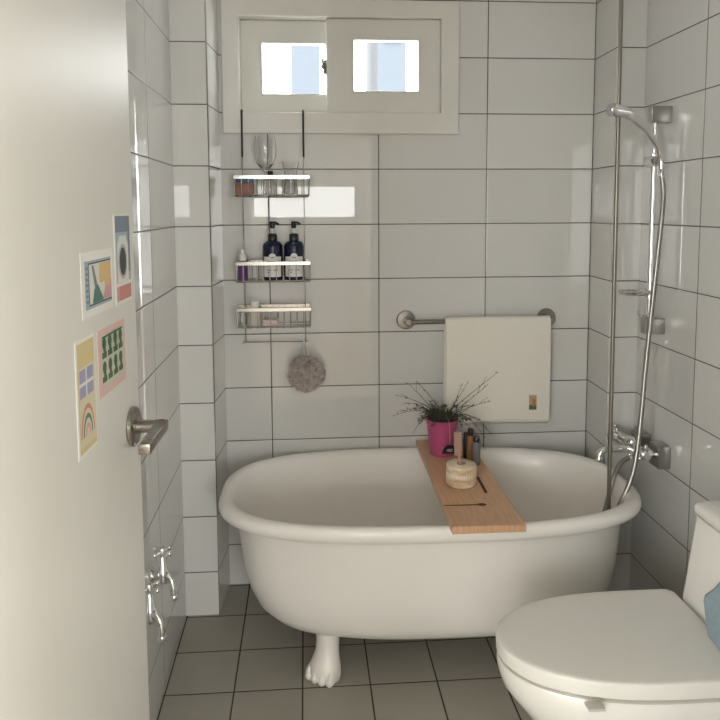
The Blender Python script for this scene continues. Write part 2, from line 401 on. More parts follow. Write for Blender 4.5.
# ------------------------------------------------------------------ bath board and what stands on it
BZ = 0.5445   # board top
def board_pt(u, v, z):   # u across 0..1, v along 0 (wall end) .. 1 (near end)
    a, b2, c, d = Vector((0.137, -0.008, 0)), Vector((0.336, -0.013, 0)), Vector((0.330, -0.765, 0)), Vector((0.122, -0.762, 0))
    p = a.lerp(b2, u).lerp(d.lerp(c, u), v); p.z = z; return p
board = thing('bath_board', (0.23, -0.40, BZ - .021), 'orange-brown wooden bath board laid across the tub', 'bath tray')
bm = new()
loft(bm, [[board_pt(u, v, z) for u, v in ((e, e * .3), (1 - e, e * .3), (1 - e * .3, .006), (1 - e * .3, .994), (1 - e, 1 - e * .3), (e, 1 - e * .3), (e * .3, .994), (e * .3, .006))] for z, e in ((BZ - .021, .03), (BZ - .018, .02), (BZ - .003, .02), (BZ, .032))], True, True)
obj('plank', bm, M['wood'], board, smooth=0)
bm = new()   # wine-glass slot in from the left edge, a flat dark patch
zc = BZ + .0006
def poly(bm, pts, mi=0):
    f = bm.faces.new([bm.verts.new(p) for p in pts]); f.material_index = mi; return f
poly(bm, [(0.127, -0.6185, zc), (0.232, -0.6225, zc), (0.232, -0.6135, zc), (0.127, -0.6125, zc)])
poly(bm, [(0.240 + .014 * math.cos(t), -0.618 + .010 * math.sin(t), zc + .0001) for t in (2 * PI * i / 16 for i in range(16))])
obj('glass_slot', bm, M['slot_shade'], board, smooth=0)
bm = new()
poly(bm, [(0.274, -0.402, zc), (0.284, -0.400, zc), (0.280, -0.533, zc), (0.270, -0.535, zc)])  # flat patch on the board, the slot's shade in its colour
obj('phone_slot', bm, M['slot_shade'], board, smooth=0)

# pot
PC = Vector((0.206, -0.172, BZ))
plant = thing('potted_plant', PC, 'wiry dark-leaved plant in a magenta pot on the bath board', 'plant')
bm = new(); lathe(bm, [(0, 0), (.040, 0), (.0425, .003), (.0530, .108), (.0545, .1085), (.0553, .110), (.0575, .128), (.0565, .130), (.0535, .129), (.0515, .118), (0, .117)], PC, (0, 0, 1), 48)
obj('pot', bm, M['pink'], plant, smooth=30)
bm = new(); lathe(bm, [(.0525, .119), (.04, .123), (.02, .126), (0, .127)], PC, (0, 0, 1), 24); obj('soil', bm, M['soil'], plant)
rnd = random.Random(3)
stems = []
def curve_stem(p0, tip, lift, n=9):
    mid = (p0 + tip) / 2 + Vector((rnd.uniform(-.01, .01), rnd.uniform(-.01, .01), lift))
    return [(p0 * (1 - t) ** 2 + mid * 2 * t * (1 - t) + tip * t * t) for t in (i / (n - 1) for i in range(n))]
top = PC + Vector((0, 0, .122))
special = [((0.395, -0.212, 0.845), .0), ((0.34, -.25, .672), .06), ((0.375, -.19, .735), .02), ((0.031, -0.20, 0.694), .055), ((0.055, -.25, .725), .04), ((0.345, -.23, .615), .09), ((0.09, -.12, .79), .01), ((.305, -.15, .80), -.01), ((.10, -.3, .70), .05), ((.30, -.30, .69), .05), ((.04, -.17, .76), .03), ((.085, -.29, .66), .07), ((.36, -.27, .64), .08), ((.37, -.17, .79), .0), ((.12, -.14, .80), .01), ((.27, -.2, .80), .0), ((.33, -.30, .60), .09), ((.06, -.2, .735), .05)]
for tip, lift in special: stems.append(curve_stem(top + Vector((rnd.uniform(-.02, .02), rnd.uniform(-.02, .02), 0)), Vector(tip), lift))
for i in range(40):
    a = rnd.uniform(0, 2 * PI); R_ = rnd.uniform(.03, .115); h = rnd.uniform(-.005, .05)
    if PC.y + math.sin(a) * R_ > -0.03: R_ *= .6
    p0 = top + Vector((rnd.uniform(-.03, .03), rnd.uniform(-.03, .03), 0))
    stems.append(curve_stem(p0, top + Vector((math.cos(a) * R_, math.sin(a) * R_, h)), rnd.uniform(.01, .05), 7))
bm = new(); bl = new()
def leaf(b, p, d, l, w):
    x, y, d = frame_from(d); a = rnd.uniform(0, PI); s = x * math.cos(a) + y * math.sin(a)
    b.faces.new([b.verts.new(q) for q in (p, p + d * l * .5 + s * w, p + d * l, p + d * l * .5 - s * w)])
for k, st in enumerate(stems):
    tube(bm, st, .0008, 5, rads=[.0013 * (1 - .65 * i / len(st)) for i in range(len(st))])
    for i in range(1, len(st)):
        d = (st[i] - st[i - 1]).normalized(); cnt = 2 if k < 18 else 3
        for _ in range(cnt):
            q = st[i - 1].lerp(st[i], rnd.random())
            dd = (d * .6 + Vector((rnd.uniform(-1, 1), rnd.uniform(-1, 1), rnd.uniform(-.5, 1)))).normalized()
            ln = rnd.uniform(.006, .012) if k < 18 else rnd.uniform(.008, .016)
            leaf(bl, q, dd, ln, ln * .17)
    if rnd.random() < .7 and len(st) > 6:      # side twig
        j = len(st) * 2 // 3; d = (st[j] - st[j - 1]).normalized(); e = st[j] + (d + Vector((rnd.uniform(-.8, .8), rnd.uniform(-.8, .8), rnd.uniform(0, .8)))).normalized() * rnd.uniform(.02, .045)
        tube(bm, [st[j], (st[j] + e) / 2 + Vector((0, 0, .003)), e], .0006, 4)
for _ in range(150):                              # dense low tuft
    a = rnd.uniform(0, 2 * PI); R_ = abs(rnd.gauss(0, .024)); q = top + Vector((math.cos(a) * R_, math.sin(a) * R_, rnd.uniform(.0, .030)))
    leaf(bl, q, (math.cos(a), math.sin(a), rnd.uniform(.2, 1.5)), rnd.uniform(.010, .022), rnd.uniform(.0016, .0028))
obj('stem', bm, M['twig'], plant)
obj('foliage', bl, M['leaf'], plant, smooth=0, fix=False)
TP = PC + Vector((0.018, -0.054, 0))
bm = new(); tube(bm, smooth_path([PC + Vector((.010, -.030, .150)), PC + Vector((.014, -.0585, .130)), PC + Vector((.017, -.0565, .09)), PC + Vector((.018, -.0530, .048))], 4), .0007, 6)
tg = obj('tag_string', bm, M['cord'], plant)
bm = new()
q0 = PC + Vector((.016, -.0545, .020)); 
def tagpt(x, z, e): # disc leaning on the tapered pot
    return q0 + Vector((x, -e - z * .08 - .002 - abs(x) * .0, z))
arc = [(.026 * math.cos(t), .031 * math.sin(t)) for t in (PI * i / 14 for i in range(15))]
loft(bm, [[tagpt(x, z, 0) for x, z in arc], [tagpt(x, z, .0015) for x, z in arc]], True, True)
obj('plant_tag', bm, M['black'], plant, smooth=0)
bm = new()
for x0, x1, z in ((-.008, .010, .0135), (-.011, .005, .0095), (-.004, .012, .0065)):
    loft(bm, [[tagpt(x0, z, .0016), tagpt(x1, z + .002, .0016), tagpt(x1, z + .0035, .0016), tagpt(x0, z + .0015, .0016)], [tagpt(x0, z, .002), tagpt(x1, z + .002, .002), tagpt(x1, z + .0035, .002), tagpt(x0, z + .0015, .002)]], True, True)
obj('tag_lettering', bm, M['label'], bpy.data.objects['plant_tag'], smooth=0)

# stone holder with a brush in it
HC = Vector((0.213, -0.458, BZ))
holder = thing('toothbrush_holder', HC, 'cream banded stone holder on the bath board', 'holder')
bm = new(); lathe(bm, [(0, 0), (.040, 0), (.0455, .004), (.0475, .012), (.0475, .062), (.0465, .0665), (.044, .068), (.013, .066), (.009, .060), (.008, .012), (0, .010)], HC, (0, 0, 1), 48)
obj('stone_block', bm, M['marble'], holder, smooth=50)
bm = new(); lathe(bm, [(.0078, .064), (.0145, .0675), (.0145, .0690), (.0078, .0685)], HC, (0, 0, 1), 24); obj('cup_hole_ring', bm, M['tan'], holder)
bm = new()
for k in range(7):     # embossed band of small marks round the front
    a = -PI / 2 + (k - 3) * .17; r = .0478
    for dz, hh in ((0, .009), (.0035, .003)):
        box(bm, (-.0017, -.0006, dz), (.0017, .0006, dz + hh), mtx=Matrix.Translation(HC + Vector((math.cos(a) * r, math.sin(a) * r, .034))) @ Matrix.Rotation(a + PI / 2, 4, 'Z'))
obj('embossed_band', bm, M['label'], holder, smooth=0)
br = thing('toothbrush', HC + Vector((0, 0, .012)), 'dusty rose brush standing upright in the stone holder', 'toothbrush')
bm = new(); tube(bm, smooth_path([HC + Vector((0, .000, .013)), HC + Vector((-.003, .002, .06)), HC + Vector((-.006, .004, .098))], 5), .0045, 10); obj('handle', bm, M['tan'], br)
bm = new(); box(bm, (-.0125, -.004, 0), (.0125, .004, .078), .0035, 3, mtx=Matrix.Translation(HC + Vector((-.009, .004, .092))) @ Matrix.Rotation(-.03, 4, 'Y')); obj('brush_head', bm, flat('brush_beige', (.36, .22, .17)), br)

# small bottles behind it
def small_bottle(x, y, r, h, body, cap, label, caph=.022, capr=None):
    t = thing('cosmetic_bottle', (x, y, BZ), label, 'bottle', None); capr = capr or r * .75
    b = new(); lathe(b, [(0, 0), (r * .94, 0), (r, .002), (r, h - .006), (r * .8, h), (capr * .8, h + .002), (0, h + .002)], (x, y, BZ), (0, 0, 1), 24); obj('bottle_body', b, body, t, smooth=50)
    b = new(); lathe(b, [(0, h + .0015), (capr, h + .0015), (capr, h + caph), (capr * .85, h + caph + .002), (0, h + caph + .002)], (x, y, BZ), (0, 0, 1), 20); obj('cap', b, cap, t, smooth=50)
    return t
small_bottle(0.281, -0.222, .0095, .078, M['black'], M['black'], 'slim all-black bottle beside the magenta pot', .012, .008)
small_bottle(0.290, -0.252, .0125, .090, M['amber'], M['black'], 'amber bottle with black cap on the bath board', .022, .010)
small_bottle(0.302, -0.288, .0140, .078, M['smoke'], M['black'], 'smoky grey bottle with black cap on the bath board', .020, .0105)

# ------------------------------------------------------------------ towel bar and towel
bar = thing('towel_bar', (0.36, 0, 1.015), 'brushed steel towel bar on the back wall', 'towel rail')
bm = new(); tube(bm, [(0.105, -0.062, 1.001), (0.628, -0.062, 1.001)], .009, 16); obj('rail', bm, M['steel'], bar)
for x in (0.100, 0.633):
    b = new(); lathe(b, [(0, 0), (.034, 0), (.035, .003), (.035, .008), (.032, .011), (.013, .012), (.013, .072), (.011, .074), (0, .074)], (x, -0.0003, 1.001), (0, -1, 0), 32); obj('wall_mount', b, M['steel'], bar, smooth=35)
towel = thing('hand_towel', (0.43, -0.062, 0.61), 'cream terry towel hung over the steel bar', 'towel')
bm = new()
TZ_ = -.012
def towel_sheet(off):
    prof = [(-.038, .66), (-.040, .80), (-.043, .95), (-.0475, 1.005)] + [(-.062 + .0145 * math.cos(t), 1.012 + .0145 * math.sin(t)) for t in (PI * i / 8 for i in range(0, 9))] + [(-.079, 1.0), (-.080, .93), (-.082, .82), (-.083, .71), (-.084, .631)]
    return prof
prof = towel_sheet(0); NX = 40; grid = []
for (y, z) in prof:
    row = []
    for i in range(NX + 1):
        u = i / NX; x = 0.234 + u * (0.628 - 0.234)
        w = max(0, (1.0 - z)) * .010; hang = (1.012 - z)
        yy = y + w * math.sin(u * 9 + z * 3) * .5 + (math.sin(u * 23) * w * .25)
        xx = x + hang * (-.004 if u > .5 else .004) * (abs(u - .5) * 2); 
        row.append(bm.verts.new((xx, min(yy, -.012), z + TZ_ * (1 if z > .9 else .9) - (0.004 * u if z < .8 else 0))))
    grid.append(row)
for a, b in zip(grid, grid[1:]):
    for i in range(NX): bm.faces.new((a[i], a[i + 1], b[i + 1], b[i]))
o = obj('towel_cloth', bm, M['towel'], towel)
s = o.modifiers.new('thick', 'SOLIDIFY'); s.thickness = .006; s.offset = 0.0
s = o.modifiers.new('sub', 'SUBSURF'); s.levels = 1; s.render_levels = 1
bm = new(); tube(bm, [(0.240, -0.0905, 0.636), (0.43, -0.0908, 0.635), (0.620, -0.0895, 0.633)], .0022, 6); obj('hem', bm, M['towel'], towel)
bm = new()
box(bm, (0.543, -0.0902, 0.669), (0.577, -0.0892, 0.729), mi=0); box(bm, (0.546, -0.0906, 0.672), (0.574, -0.0901, 0.690), mi=1); box(bm, (0.546, -0.0906, 0.690), (0.574, -0.0901, 0.726), mi=2)
box(bm, (0.558, -0.0909, 0.685), (0.570, -0.0905, 0.712), mi=3)
obj('towel_patch', bm, [M['label'], flat('patch_green', (.08, .14, .07)), flat('patch_ochre', (.48, .33, .17)), flat('patch_red', (.50, .17, .10))], towel, smooth=0)

# ------------------------------------------------------------------ hanging wire caddy
XL, XR = -0.512, -0.252; CY0, CY1 = -0.022, -0.125
cad = thing('hanging_caddy', (-0.38, -0.03, 0.926), 'chrome three-tier wire caddy hanging from the window frame', 'caddy')
for x in (-0.489, -0.272):
    b = new(); tube(b, smooth_path([(x, 0.000, 1.752), (x, 0.000, 1.7605), (x, -.010, 1.7625), (x, -.0225, 1.760), (x, -.0235, 1.74), (x, -.0235, 1.598)], 4), .0036, 8); obj('black_hook', b, M['black'], cad)
    b = new(); tube(b, [(x, -.0235, 1.598), (x, -.0235, 0.931)], .0019, 8); obj('hanger_wire', b, M['wire'], cad)
bm = new(); tube(bm, [(-0.502, -.0235, .931), (-0.262, -.0235, .931)], .0022, 8)
for x in (-0.499, -0.266): tube(bm, [(x, -.0235, .931), (x, -.009, .928)], .0035, 8)
obj('lower_bar', bm, M['wire'], cad)
def basket(zb, zt):
    b = new(); zt2 = zt - .003
    bw = .0016; loop = [(XL, CY0), (XR, CY0), (XR, CY1), (XL, CY1)]
    # flat band rim
    rim = new(); t = .0012; hgt = .013
    for (x0, y0), (x1, y1) in zip(loop, loop[1:] + loop[:1]):
        lo = (min(x0, x1) - t, min(y0, y1) - t, zt2 - hgt / 2); hi = (max(x0, x1) + t, max(y0, y1) + t, zt2 + hgt / 2); box(rim, lo, hi, .0008, 1)
    r = obj('basket_rim', rim, M['wire'], cad, smooth=0)
    n = 12
    for i in range(n):
        x = XL + .004 + (XR - XL - .008) * i / (n - 1)
        tube(b, smooth_path([(x, CY1 + .001, zt2), (x, CY1 + .001, zb + .006), (x, CY1 + .007, zb), (x, CY0 - .007, zb), (x, CY0 - .001, zb + .006), (x, CY0 - .001, zt2)], 2), bw, 6)
    for k in range(1, 4):
        y = CY1 + (CY0 - CY1) * k / 4
        tube(b, [(XL, y, zt2), (XL + .002, y, zb + .005), (XL + .008, y, zb - .002), (XR - .008, y, zb - .002), (XR - .002, y, zb + .005), (XR, y, zt2)], bw, 6)
    lo = [(XL + .001, CY1 + .001, zb + .004), (XR - .001, CY1 + .001, zb + .004), (XR - .001, CY0 - .001, zb + .004), (XL + .001, CY0 - .001, zb + .004)]
    tube(b, lo, .002, 6, closed=True)
    obj('basket_wires', b, M['wire'], cad)
TIERS = (1.458, 1.160, 0.998)
for zb in TIERS: basket(zb, zb + .068)
zt = TIERS[0] + .0022; zm = TIERS[1] + .0022; zl = TIERS[2] + .0022
# top tier
pk = thing('soap_packet', (-0.475, -0.085, zt), 'brown packet with blue band in the top caddy basket', 'packet')
obj('packet_body', B((-0.505, -0.115, zt), (-0.447, -0.060, zt + .044), .003), M['brown'], pk)
obj('blue_band', B((-0.5055, -0.1155, zt + .0445), (-0.4465, -0.0595, zt + .058), .002), M['blue'], pk)
obj('green_flap', B((-0.506, -0.116, zt + .0585), (-0.488, -0.059, zt + .070), .002), M['green'], pk)
gl = thing('stemmed_glass', (-0.406, -0.070, zt), 'clear stemmed glass standing in the top caddy basket', 'glass')
bm = new(); lathe(bm, [(0, 0), (.028, 0), (.029, .002), (.006, .006), (.0045, .05), (.005, .085), (.015, .095), (.030, .110), (.038, .135), (.040, .160), (.037, .190), (.033, .207), (.0318, .207), (.0355, .190), (.0383, .160), (.0363, .136), (.028, .112), (.013, .099), (0, .096)], (-0.406, -0.070, zt), (0, 0, 1), 40)
obj('glass_bowl', bm, M['glass'], gl, smooth=60)
vb = thing('glass_vial', (-0.388, -0.104, zt), 'small clear bottle with black cap in the top caddy basket', 'bottle')
bm = new(); lathe(bm, [(0, 0), (.013, 0), (.014, .002), (.014, .045), (.010, .052), (.007, .055), (0, .055)], (-0.388, -0.104, zt), (0, 0, 1), 24); obj('bottle_body', bm, M['glass'], vb, smooth=50)
bm = new(); lathe(bm, [(0, .054), (.0105, .054), (.0105, .082), (.009, .084), (0, .084)], (-0.388, -0.104, zt), (0, 0, 1), 20); obj('cap', bm, M['black'], vb, smooth=50)
tu = thing('glass_tumbler', (-0.318, -0.075, zt), 'clear flared glass tumbler at the right of the top basket', 'glass')
bm = new(); lathe(bm, [(0, 0), (.024, 0), (.025, .003), (.021, .06), (.023, .085), (.031, .118), (.0298, .118), (.0215, .086), (.0195, .06), (.022, .008), (0, .006)], (-0.318, -0.075, zt), (0, 0, 1), 36)
obj('glass_wall', bm, M['glass'], tu, smooth=60)
# middle tier
pb = thing('purple_bottle', (-0.496, -0.090, zm), 'small purple bottle with white cap at the left of the middle basket', 'bottle')
bm = new(); lathe(bm, [(0, 0), (.016, 0), (.0175, .003), (.0175, .062), (.014, .070), (.009, .073), (0, .073)], (-0.489, -0.095, zm), (0, 0, 1), 24); obj('bottle_body', bm, M['purple'], pb, smooth=50)
bm = new(); lathe(bm, [(0, .072), (.0135, .072), (.0135, .090), (.0075, .094), (.007, .110), (.005, .112), (0, .112)], (-0.489, -0.095, zm), (0, 0, 1), 24); obj('cap', bm, M['whitecap'], pb, smooth=40)
def copy_tree(src, loc, label):
    r = src.copy(); COL.objects.link(r); r.location = loc; r['label'] = label
    def kids(o, n):
        for ch in list(o.children):
            c = ch.copy(); COL.objects.link(c); c.parent = n; kids(ch, c)
    kids(src, r); return r
def pump(x, y, label, body):
    t = thing('pump_bottle', (x, y, zm), label, 'pump bottle', 'navy pump bottles in the middle basket'); c = (x, y, zm)
    b = new(); lathe(b, [(0, 0), (.031, 0), (.035, .003), (.0355, .008), (.0355, .120), (.0325, .129), (.026, .136), (.015, .140), (.0145, .142), (0, .142)], c, (0, 0, 1), 40); bd = obj('bottle_body', b, body, t, smooth=50)
    b = new(); w = 2.0
    for k in range(24):   # label wrapped round the front
        a0 = -PI / 2 - w / 2 + w * k / 24; a1 = a0 + w / 24; r = .0359
        b.faces.new([b.verts.new((x + r * math.cos(a), y + r * math.sin(a), zm + z)) for a, z in ((a0, .014), (a1, .014), (a1, .085), (a0, .085))])
    bmesh.ops.remove_doubles(b, verts=b.verts[:], dist=1e-5)
    for k in range(14):   # round badge at its top edge
        t0, t1 = PI * k / 14, PI * (k + 1) / 14; R_ = .013; f = lambda t_: (x + .0360 * math.sin(R_ * math.cos(t_) / .0360), y - .0360 * math.cos(R_ * math.cos(t_) / .0360), zm + .084 + R_ * math.sin(t_))
        b.faces.new([b.verts.new(q) for q in ((x, y - .0360, zm + .084), f(t0), f(t1))])
    lb = obj('label_paper', b, M['label'], bd, smooth=60)
    b = new()
    for z, a0, a1 in ((.080, -.16, .20), (.066, -.5, .35), (.058, -.42, .5), (.036, -.55, -.15), (.036, .1, .55), (.028, -.5, -.2)):
        for k in range(6):
            p0 = -PI / 2 + a0 + (a1 - a0) * k / 6; p1 = p0 + (a1 - a0) / 6 * .7; r = .0362
            b.faces.new([b.verts.new((x + r * math.cos(a), y + r * math.sin(a), zm + zz)) for a, zz in ((p0, z), (p1, z), (p1, z + .004), (p0, z + .004))])
    obj('label_print', b, M['ink'], bd, smooth=0)
    b = new(); lathe(b, [(0, .141), (.0165, .141), (.0165, .160), (.014, .164), (.006, .166), (0, .166)], c, (0, 0, 1), 24); obj('pump_collar', b, M['black'], t, smooth=40)
    b = new(); lathe(b, [(0, .165), (.0042, .165), (.0042, .184), (0, .184)], c, (0, 0, 1), 12); obj('pump_stem', b, M['whitecap'], t)
    b = new(); lathe(b, [(0, .183), (.0075, .183), (.009, .190), (.0095, .205), (.007, .208), (0, .208)], c, (0, 0, 1), 20)
    tube(b, [(x, y, zm + .202), (x + .012, y - .014, zm + .204), (x + .022, y - .026, zm + .199)], .0038, 8); obj('pump_head', b, M['black'], t, smooth=40)
    return t
p1 = pump(-0.385, -0.073, 'left one of the two dark navy pump bottles', M['navy'])
copy_tree(p1, (-0.3095, -0.073, zm), 'right one of the two dark navy pump bottles')
# bottom tier
jb = thing('lotion_bottle', (-0.450, -0.080, zl), 'small white-capped bottle in the bottom caddy basket', 'bottle')
bm = new(); lathe(bm, [(0, 0), (.019, 0), (.0205, .003), (.0205, .050), (.016, .058), (.012, .060), (0, .060)], (-0.450, -0.080, zl), (0, 0, 1), 24); obj('bottle_body', bm, flat('lotion_white', (.62, .56, .53)), jb, smooth=50)
bm = new(); lathe(bm, [(0, .059), (.0155, .059), (.0155, .088), (.014, .090), (0, .090)], (-0.450, -0.080, zl), (0, 0, 1), 24); obj('cap', bm, M['whitecap'], jb, smooth=50)
pt = thing('soap_bar', (-0.395, -0.080, zl), 'pale pink soap bar lying in the bottom caddy basket', 'soap')
obj('bar', B((-0.424, -0.108, zl), (-0.366, -0.052, zl + .026), .008, 4), M['palepink'], pt)

# mesh pouf
PO = Vector((-0.271, -0.078, 0.822))
pf = thing('bath_pouf', PO + Vector((0, 0, -.055)), 'grey-brown mesh bath pouf hanging below the wire caddy', 'bath pouf')
bm = new(); bmesh.ops.create_icosphere(bm, subdivisions=5, radius=1.0)
for v in bm.verts:
    d = v.co.normalized(); n1 = noise.noise(d * 3.1 + Vector((3, 1, 2))); n2 = noise.noise(d * 9 + Vector((n1 * 3, 0, 5)))
    r = .053 + .006 * n1 + .010 * abs(math.sin(9 * n2 + 14 * noise.noise(d * 2.2)))
    v.co = PO + d * r
rp = random.Random(5)
for k in range(130):     # ruffle frills
    d = Vector((rp.gauss(0, 1), rp.gauss(0, 1), rp.gauss(0, 1))).normalized(); x, y, _ = frame_from(d); a0 = rp.uniform(0, 2 * PI); c = PO + d * .052
    prev = None
    for i in range(13):
        t = i / 12; a = a0 + t * PI * 1.3; rr = .013 + .003 * math.sin(t * 17)
        base = c + (x * math.cos(a) + y * math.sin(a)) * rr; tip = base + d * (.012 + .006 * math.sin(i * 2.2)) + (x * math.cos(a * 3) + y * math.sin(a * 3)) * .003
        q = (bm.verts.new(base), bm.verts.new(tip))
        if prev: bm.faces.new((prev[0], q[0], q[1], prev[1]))
        prev = q
obj('mesh_ball', bm, M['pouf'], pf, smooth=60, fix=False)
bm = new(); tube(bm, smooth_path([PO + Vector((-.002, 0, .04)), PO + Vector((-.007, .02, .075)), Vector((-0.279, -.030, .929)), Vector((-0.278, -.0235, .9355)), Vector((-0.276, -.019, .929)), PO + Vector((.006, .02, .075)), PO + Vector((.002, 0, .04))], 6), .0024, 6)
obj('hanging_cord', bm, M['cord'], pf)

# ------------------------------------------------------------------ shower on the right wall
SY = -0.372; RXX = 0.852
rail = thing('shower_rail', (RXX, SY, 1.03), 'chrome shower riser rail with square wall brackets', 'shower rail')
bm = new(); tube(bm, [(RXX, SY, 1.712), (RXX, SY, 1.018)], .0095, 20); obj('riser_tube', bm, M['chrome'], rail)
for z, hh in ((1.708, .026), (1.026, .026)):
    obj('wall_bracket', B((0.832, SY - .018, z - hh), (0.8995, SY + .020, z + hh), .003), M['satin'], rail)
bm = new(); lathe(bm, [(0, -.034), (.016, -.034), (.018, -.030), (.018, .030), (.016, .034), (0, .034)], (RXX - .004, SY, 1.560), (0, 1, 0), 24)
lathe(bm, [(0, 0), (.007, 0), (.009, .01), (.006, .02), (0, .022)], (RXX - .004, SY, 1.575), (0, 0, 1), 16)
tube(bm, [(RXX - .004, SY - .03, 1.560), (RXX - .018, SY - .045, 1.560)], .013, 16)
obj('slider', bm, M['chrome'], rail, smooth=40)
bm = new()
tube(bm, smooth_path([(RXX, SY, 1.060), (RXX - .034, SY, 1.062), (RXX - .036, SY, 1.078)], 4), .0035, 8)
tube(bm, [(RXX, SY, 1.06 + .004), (RXX, SY, 1.06 - .006)], .013, 16)
obj('rail_hook', bm, M['chrome'], rail)
dish = thing('soap_dish', (0.82, SY, 1.125), 'chrome soap dish clamped on the shower rail', 'soap dish')
bm = new()
rg = []
for s, z in ((.55, 0), (.86, .003), (1.0, .013), (.97, .0145), (.83, .0055), (.5, .003)):
    rg.append([(0.800 + .055 * s * math.cos(t), SY - .004 + .042 * s * math.sin(t), 1.128 + z) for t in (2 * PI * i / 32 for i in range(32))])
loft(bm, rg, True, True); obj('dish_plate', bm, M['chrome'], dish, smooth=50)
bm = new(); lathe(bm, [(.0098, -.014), (.0165, -.014), (.0165, .014), (.0098, .014)], (RXX, SY, 1.135), (0, 0, 1), 24); tube(bm, [(RXX - .012, SY, 1.132), (RXX - .05, SY, 1.130)], .005, 8)
obj('clamp', bm, M['chrome'], dish)
# hand shower
HS = thing('hand_shower', (0.835, SY - .045, 1.555), 'chrome hand shower resting in the rail slider', 'shower head')
hpts = smooth_path([(0.850, SY - .052, 1.535), (0.846, SY - .054, 1.570), (0.823, SY - .068, 1.608), (0.775, SY - .098, 1.650), (0.722, SY - .128, 1.681), (0.692, SY - .146, 1.690)], 6)
bm = new(); tube(bm, hpts, .010, 16, rads=[.0090 + .0045 * (i / (len(hpts) - 1)) for i in range(len(hpts))]); obj('handle', bm, M['chrome'], HS, smooth=50)
dh = Vector((-0.93, -0.05, 0.12)).normalized(); hc = Vector((0.668, SY - .160, 1.697))
bm = new(); lathe(bm, [(0, -.026), (.0125, -.026), (.0145, -.012), (.0165, .002), (.0195, .018), (.0205, .036), (.0185, .039), (0, .0395)], hc, dh, 32); tube(bm, [hc, Vector(hpts[-3])], .0140, 16); obj('spray_head', bm, M['chrome'], HS, smooth=40)
bm = new(); lathe(bm, [(0, .0396), (.017, .0396), (.015, .0412), (0, .0412)], hc, dh, 32); obj('spray_face', bm, flat('spray_grey', (.30, .30, .30)), HS)
# hose
hose = thing('shower_hose', (0.80, -0.5, 0.5), 'long chrome shower hose drooping down into the tub', 'hose')
hctrl = [(0.850, SY - .052, 1.533), (0.857, -.430, 1.452), (0.849, -.437, 1.358), (0.835, -.440, 1.20), (0.820, -.445, 1.04), (0.806, -.452, .897), (0.788, -.470, .75), (0.765, -.490, .615), (0.742, -.500, .543), (0.712, -.500, .475), (0.690, -.490, .40), (0.668, -.465, .335), (0.662, -.435, .335), (0.692, -.425, .40), (0.716, -.415, .48), (0.742, -.400, .545), (0.775, -.375, .570), (0.806, -.358, .578), (0.812, -.355, .590)]
hp = smooth_path(hctrl, 22)
bm = new(); tube(bm, hp, .0078, 10, rads=[.0082 if i % 2 else .0070 for i in range(len(hp))]); obj('spiral_hose', bm, M['hosemetal'], hose, smooth=60)
bm = new(); lathe(bm, [(.0075, 0), (.0105, .002), (.0105, .022), (.008, .028)], (0.852, SY - .053, 1.508), (-.05, .05, 1), 16); obj('hose_nut', bm, M['chrome'], hose)

# wall mixer
MX, MZ = 0.812, 0.618; Y1, Y2 = -0.290, -0.424
mixer = thing('bath_mixer', (0.86, -0.36, MZ), 'chrome two-handle bath mixer with spout on the right wall', 'tap')
for y in (Y1, Y2):
    obj('wall_plate', B((0.858, y - .032, MZ - .048), (0.8995, y + .032, MZ + .026), .003), M['satin'], mixer)
    b = new(); tube(b, smooth_path([(0.864, y, MZ - .008), (0.840, y, MZ - .006), (0.826, y, MZ)], 3), .013, 16); lathe(b, [(0, 0), (.019, 0), (.019, .014), (.014, .016)], (0.846, y, MZ - .006), (-1, 0, 0), 6); obj('union_pipe', b, M['chrome'], mixer)
bm = new(); tube(bm, [(MX, Y1 + .022, MZ), (MX, Y2 - .022, MZ)], .021, 24)
lathe(bm, [(0, 0), (.020, 0), (.022, .008), (.022, .05), (.018, .056), (0, .056)], (MX, -0.362, MZ - .028), (0, 0, 1), 24)
lathe(bm, [(.010, 0), (.012, .012), (.010, .02)], (MX, -0.362, MZ - .045), (0, 0, 1), 16)
obj('mixer_body', bm, M['chrome'], mixer, smooth=40)
bm = new(); tube(bm, smooth_path([(MX, -0.372, MZ - .004), (MX - .05, -0.372, MZ - .004), (MX - .095, -0.372, MZ - .006), (MX - .112, -0.372, MZ - .018), (MX - .115, -0.372, MZ - .034)], 5), .0125, 16); lathe(bm, [(.0145, 0), (.0145, .016), (.0125, .018)], (MX - .115, -0.372, MZ - .040), (0, 0, 1), 16); obj('spout', bm, M['chrome'], mixer, smooth=50)
for y, s in ((Y1 + .022, 1), (Y2 - .022, -1)):
    b = new(); lathe(b, [(.015, 0), (.020, .004), (.020, .018), (.012, .024), (.012, .034), (0, .037)], (MX, y, MZ), (-.75, s * .25, .55), 20)
    c = Vector((MX, y, MZ)) + Vector((-.75, s * .25, .55)).normalized() * .030; x_, y_, _ = frame_from((-.75, s * .25, .55))
    for k in range(4):
        a = PI / 4 + k * PI / 2; d = x_ * math.cos(a) + y_ * math.sin(a); tube(b, [c, c + d * .030], .0048, 10)
        sp = bmesh.ops.create_uvsphere(b, u_segments=12, v_segments=8, radius=.0068)['verts']; bmesh.ops.translate(b, verts=sp, vec=c + d * .030)
    obj('cross_handle', b, M['chrome'], mixer, smooth=50)

